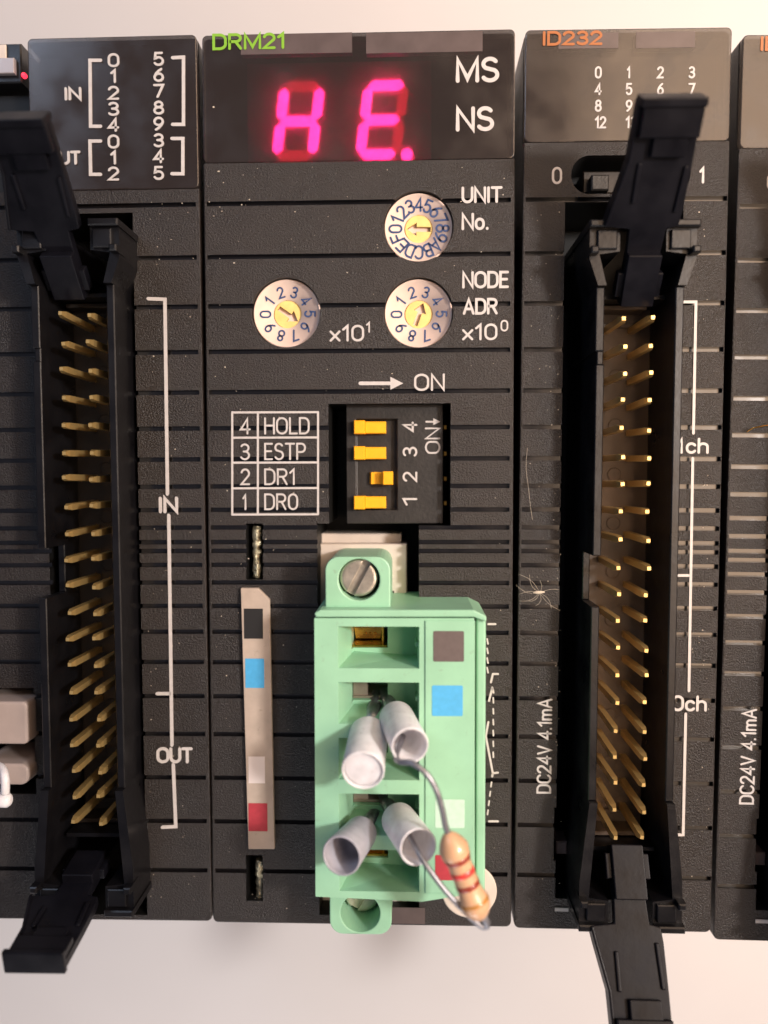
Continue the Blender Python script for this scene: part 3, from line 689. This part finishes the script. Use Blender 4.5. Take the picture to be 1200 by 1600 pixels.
# ================================================================== right unit
fr = Frame(254.56, 698.24, -0.0068)
rt = empty('input_module', 254.56, 698.24, 0, -0.0068)
tag(rt, 'narrow black input module right of the display module, with its whole pin connector in view', 'input module', 'black modules with two row pin connectors')
def input_unit(fr, rt):
    cc = fr.at(990, 908, 62)
    c = []
    a = fr.at(883, 316); m = MB(); m.box(a.x, cc.x + 82, fr.at(883, 1404).y, a.y, -150, 10); c.append(m)
    a = fr.at(866, 1262); e = fr.at(886, 1345); m = MB(); m.box(a.x, e.x + 4, e.y, a.y, -60, 10); c.append(m)
    a = fr.at(893, 243); e = fr.at(1078, 302); m = MB(); m.prism(rrect(a.x, e.x, e.y, a.y, 28, 8), -90, 10); c.append(m)
    housing(fr, rt, 0, 311, -1400, 0, fr.at(980, 222).y, c, gx=(4, 309))
    plate(fr, rt, 873, 966, 52, 75, M['inner'], -11, 1.0, 'window_reflection_plate'); plate(fr, rt, 994, 1086, 50, 74, M['inner'], -11, 1.0, 'window_reflection_plate')  # pale plates imitate reflections in this window too
    text(fr, 'ID232', 847, 941, 49, 72, M['orange_print'], rt, z=1.1, lw=4, label='orange printed model code ID232')
    xs = (929, 977, 1026, 1075)
    for r in range(4):
        for k in range(4):
            v = str(r * 4 + k); x = xs[k]; w = 11 if len(v) == 1 else 18
            if v == '1': w = 6; x += 2
            text(fr, v, x, x + w, 104 + 26 * r, 123 + 26 * r, M['white'], rt, z=.6, lw=2.8)
    text(fr, '0', 862, 878, 261, 288, M['white'], rt, lw=3.4); text(fr, '1', 1092, 1101, 261, 287, M['white'], rt, lw=3.8)
    lines(fr, [[(1066, 472), (1087, 472), (1083, 677)], [(1082, 716), (1076, 1079)], [(1060, 899), (1075, 899)], [(1071, 1115), (1067, 1304), (1045, 1304)]], 4.2, M['white'], rt, thick=1.2)
    text(fr, '1', 1060.5, 1067, 684, 709, M['white'], rt, lw=3.6); text(fr, 'ch', 1071, 1107, 684, 709, M['white'], rt, lw=4); text(fr, '0ch', 1049, 1104, 1086, 1111, M['white'], rt, lw=4)
    text(fr, 'DC24V 4.1mA', 838, 861, 1091, 1240, M['white'], rt, lw=3, rot=True)
    # insert in the slot, grey tab and added white bar low on the left
    a = fr.at(912, 266, -30); e = fr.at(1068, 300, -30); mb = MB(); mb.box(a.x, e.x, e.y, a.y, -90, -34, 2); mb.build('slot_insert', M['floor_dark'], rt)
    a = fr.at(925, 272, -14); e = fr.at(952, 296, -14); mb = MB(); mb.box(a.x, e.x, e.y, a.y, -34, -16, 2); mb.build('slide_knob', M['dip'], rt)
    a = fr.at(867, 1418); e = fr.at(888, 1424); mb = MB(); mb.box(a.x, e.x, e.y, a.y, .1, 1.2, .4); mb.build('slot_view_bar', M['white'], rt)  # white bar added where a slot would show the wall behind
    a = fr.at(869, 1315, -20); e = fr.at(886, 1335, -20); mb = MB(); mb.box(a.x, e.x, e.y, a.y, -60, -20, 2); mb.build('grey_tab', M['inner'], rt)
    connector(rt, cc.x, cc.y, [(168, 186, 2), (180, 160, 0)])
input_unit(fr, rt)
# the next unit along is the same kind of unit
w3 = W(1160, 54); w3b = W(1115, 1459)
a3 = math.atan2(w3b.x - w3.x, w3.y - w3b.y)
rt2 = rt.copy(); col.objects.link(rt2); rt2.location = w3 * S; rt2.rotation_euler = (0, 0, a3)
for ch in list(rt.children):
    c = ch.copy(); col.objects.link(c); c.parent = rt2
    for g in ch.children:
        d = g.copy(); col.objects.link(d); d.parent = c
tag(rt2, 'black module cut off by the right edge, only its left strip in view', 'input module', 'black modules with two row pin connectors')

# ================================================================== left unit
fl_ = Frame(-247.69, 701.73, 0.0042)
lf = empty('output_module', -247.69, 701.73, 0, 0.0042)
tag(lf, 'narrow black module left of the display module, marked IN and OUT beside its pin connector', 'input module', 'black modules with two row pin connectors')
cc = fl_.at(126, 895, 62)
cuts = []
m = MB(); a = fl_.at(219, 332); m.box(cc.x - 76, cc.x + 70, fl_.at(200, 1437).y + 8, a.y, -150, 10); cuts.append(m)
m = MB(); a = fl_.at(43, 128); m.box(-400, a.x, a.y, 60, -300, 20); cuts.append(m)
m = MB(); a = fl_.at(58, 1075); e = fl_.at(-40, 1240); m.box(-380, a.x - 6, e.y, a.y, -120, 10); cuts.append(m)
housing(fl_, lf, -420, 0, -1400, 0, fl_.at(200, 297).y, cuts, wx0=fl_.at(43, 100).x)
for i, s in enumerate('01234012'):
    y = (84, 109, 135, 160, 185, 211, 236, 261)[i]; w = 9 if s == '1' else 18
    text(fl_, s, 169 if s != '1' else 173, 187 if s != '1' else 183, y, y + 22, M['white'], lf, z=.6, lw=3.4, thick=1.5)
for i, s in enumerate('56789345'):
    y = (82, 107, 132, 158, 183, 209, 234, 260)[i]
    text(fl_, s, 240, 257, y, y + 22, M['white'], lf, z=.6, lw=3.4, thick=1.5)
text(fl_, 'IN', 101, 128, 137, 158, M['white'], lf, z=.6, lw=4, thick=1.5); text(fl_, 'OUT', 74, 127, 237, 259, M['white'], lf, z=.6, lw=4, thick=1.5)
lines(fl_, [[(158, 95), (141, 95), (142, 198), (158, 198)], [(158, 221), (141, 221), (142, 273), (158, 273)], [(270, 91), (287, 90), (287, 195), (270, 195)], [(269, 217), (286, 217), (286, 272), (269, 272)]], 5, M['white'], lf, z=.6, thick=1.5)
lines(fl_, [[(232, 467), (258, 468), (262, 772)], [(264, 805), (269, 1164)], [(246, 1083.5), (267, 1083.5)], [(271, 1194), (275, 1291), (254, 1292)]], 5.2, M['white'], lf, thick=1.5)
text(fl_, 'IN', 248, 279, 776, 802, M['white'], lf, lw=5, thick=1.5); text(fl_, 'OUT', 245, 302, 1167, 1192, M['white'], lf, lw=4.6, thick=1.5)
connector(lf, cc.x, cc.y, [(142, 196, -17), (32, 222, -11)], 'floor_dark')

# clear cover with a red lamp at the upper left
cv = empty('terminal_cover', *W(10, 100, -30)); org = W(10, 100, -30)
tag(cv, 'small clear plastic cover with a red lamp at the top left corner', 'cover')
glass = mat('clear_grey_plastic', (0.30, 0.27, 0.28), 0.2, spec=.6)
def rel(x, y, z): return W(x, y, z) - org
mb = MB(); a = rel(-40, 68, -20); e = rel(33, 128, -20); mb.box(a.x, e.x, e.y, a.y, -60, 8, 2); mb.build('cover_body', M['conn'], cv)
mb = MB(); a = rel(-40, 70, -18); e = rel(9, 92, -18); mb.box(a.x, e.x, e.y, a.y, 8.2, 12, 1); mb.build('cover_face', M['header'], cv)
mb = MB(); a = rel(-40, 93, -18); e = rel(24, 116, -18); mb.box(a.x, e.x, e.y, a.y, 8.2, 16, 1); mb.build('cover_lip', glass, cv)
mb = MB(); p = rel(31, 111, -8); mb.lathe((p.x, p.y, 5), (p.x, p.y, 20), [(0, 4), (5, 4), (8, 2)], 14); mb.build('lamp', M['led'], cv)

# beige catches and pale wire low on the left
k = W(25, 1124, 10); o = empty('beige_catch', *k); tag(o, 'larger square beige plastic catch at the lower left edge', 'plastic catch', 'beige catches at the lower left edge')
mb = MB(); mb.prism(rrect(-60, 28, -34, 34, 8), -90, 20); bevel(mb.build('catch_block', M['catch'], o), 4, 3)
k = W(25, 1203, 10); o = empty('beige_catch', *k); tag(o, 'smaller rounded beige plastic catch with a pale wire hanging in front', 'plastic catch', 'beige catches at the lower left edge')
mb = MB(); mb.prism(rrect(-60, 30, -17, 17, 14), -90, 20); bevel(mb.build('catch_block', M['catch'], o), 4, 3)
k = W(8, 1225, 90); o = empty('pale_wire', *k); tag(o, 'short bluish white wire end at the lower left edge of the picture', 'wire')
mb = MB(); pts = [FC.at(*p) - k for p in ((-20, 1192, 60), (2, 1200, 80), (8, 1218, 95), (8, 1240, 95))]; mb.tube(curve(pts), 6.5, 12); mb.build('wire_strand', M['sleeve'], o)
mb = MB(); p = FC.at(6, 1250, 95) - k; mb.lathe(p + Vector((-22, 0, 0)), p + Vector((12, 0, 0)), [(0, 11), (28, 11), (32, 8), (34, 4)], 20); mb.build('wire_tip', M['sleeve'], o)

# ================================================================== dust and fibres
fb = MB(); c0 = W(843, 926, 2); 
for ang, ln, bend in ((200, 46, 5), (185, 44, -4), (160, 52, 6), (215, 30, 4), (118, 44, 6), (92, 26, -3), (250, 28, 5), (-40, 55, -4), (-55, 40, 5), (10, 40, 3), (140, 60, -6)):
    d = Vector((math.cos(R(ang)), math.sin(R(ang)), 0)); nn = Vector((-d.y, d.x, 0))
    fb.tube([c0 + d * (ln * .75 * t) + nn * (bend * math.sin(t * 3)) + Vector((0, 0, 6 * math.sin(t * 2.4))) for t in [i / 8 for i in range(9)]], .17, 5)
fb.lathe(c0 + Vector((-10, 0, 0)), c0 + Vector((8, 1, 0)), [(0, .6), (5, 2.2), (12, 2.4), (18, .8)], 8)
tag(fb.build('plant_fibre', M['dust'], None, org=c0), 'tuft of fine pale fibres stuck on the gap beside the green plug', 'fibre')
f2 = MB(); pts = [W(824, 700, 1.5), W(822, 730, 2), W(826, 765, 4), W(830, 800, 2), W(832, 812, 1.5)]; c0 = W(826, 760, 0)
f2.tube(curve(pts), .18, 5); tag(f2.build('hair', M['dust'], None, org=c0), 'single pale hair lying on the left edge of the pin connector module', 'fibre')
f3 = MB(); pts = [W(1166, 675, 4), W(1180, 668, 12), W(1215, 662, 20)]; f3.tube(curve(pts), 1.0, 6); c0 = W(1180, 668, 0)
tag(f3.build('copper_strand', M['brass'], None, org=c0), 'thin copper strand poking in at the right edge of the picture', 'wire strand')
du = MB()
def fleck(x, y, z, r):
    n = random.randint(4, 6); a0 = random.random() * 6; el = random.uniform(1, 2.6)
    pts = []
    for i in range(n):
        t = a0 + 2 * math.pi * i / n; rr = r * random.uniform(.6, 1.2); pts.append((x + rr * math.cos(t) * el * .6, y + rr * math.sin(t)))
    du.prism(pts, z, z + random.uniform(.3, 1.0))
for _ in range(330):
    x = random.uniform(322, 798); y = random.uniform(260, 1430)
    if (495 < x < 765 and 625 < y) : continue
    if any(abs(x - cx) < 62 and abs(y - cy) < 62 for cx, cy in ((654, 353), (447, 488), (654, 488))): continue
    p = W(x, y); fleck(p.x, p.y, .1, random.choice((.35, .4, .5, .6, .9)))
for _ in range(80):
    x = random.uniform(826, 878); y = random.uniform(320, 1380); p = W(x, y); fleck(p.x, p.y, .1, random.choice((.35, .45, .6, .8)))
for _ in range(45):
    x = random.uniform(1075, 1108); y = random.uniform(320, 1430); p = W(x, y); fleck(p.x, p.y, .1, random.choice((.35, .45, .6, .8)))
for _ in range(60):
    x = random.uniform(232, 305); y = random.uniform(300, 1430); p = W(x, y); fleck(p.x, p.y, .1, random.choice((.5, .6, .9)))
for x, y in ((334, 168), (342, 268), (378, 320), (390, 312), (366, 411), (352, 574), (285, 318), (1092, 332), (872, 640), (505, 768)):
    p = W(x, y); fleck(p.x, p.y, .8, 1.3)
tag(du.build('dust', M['dust']), 'tiny pale dust flecks scattered over the black plastic', None, kind='stuff')
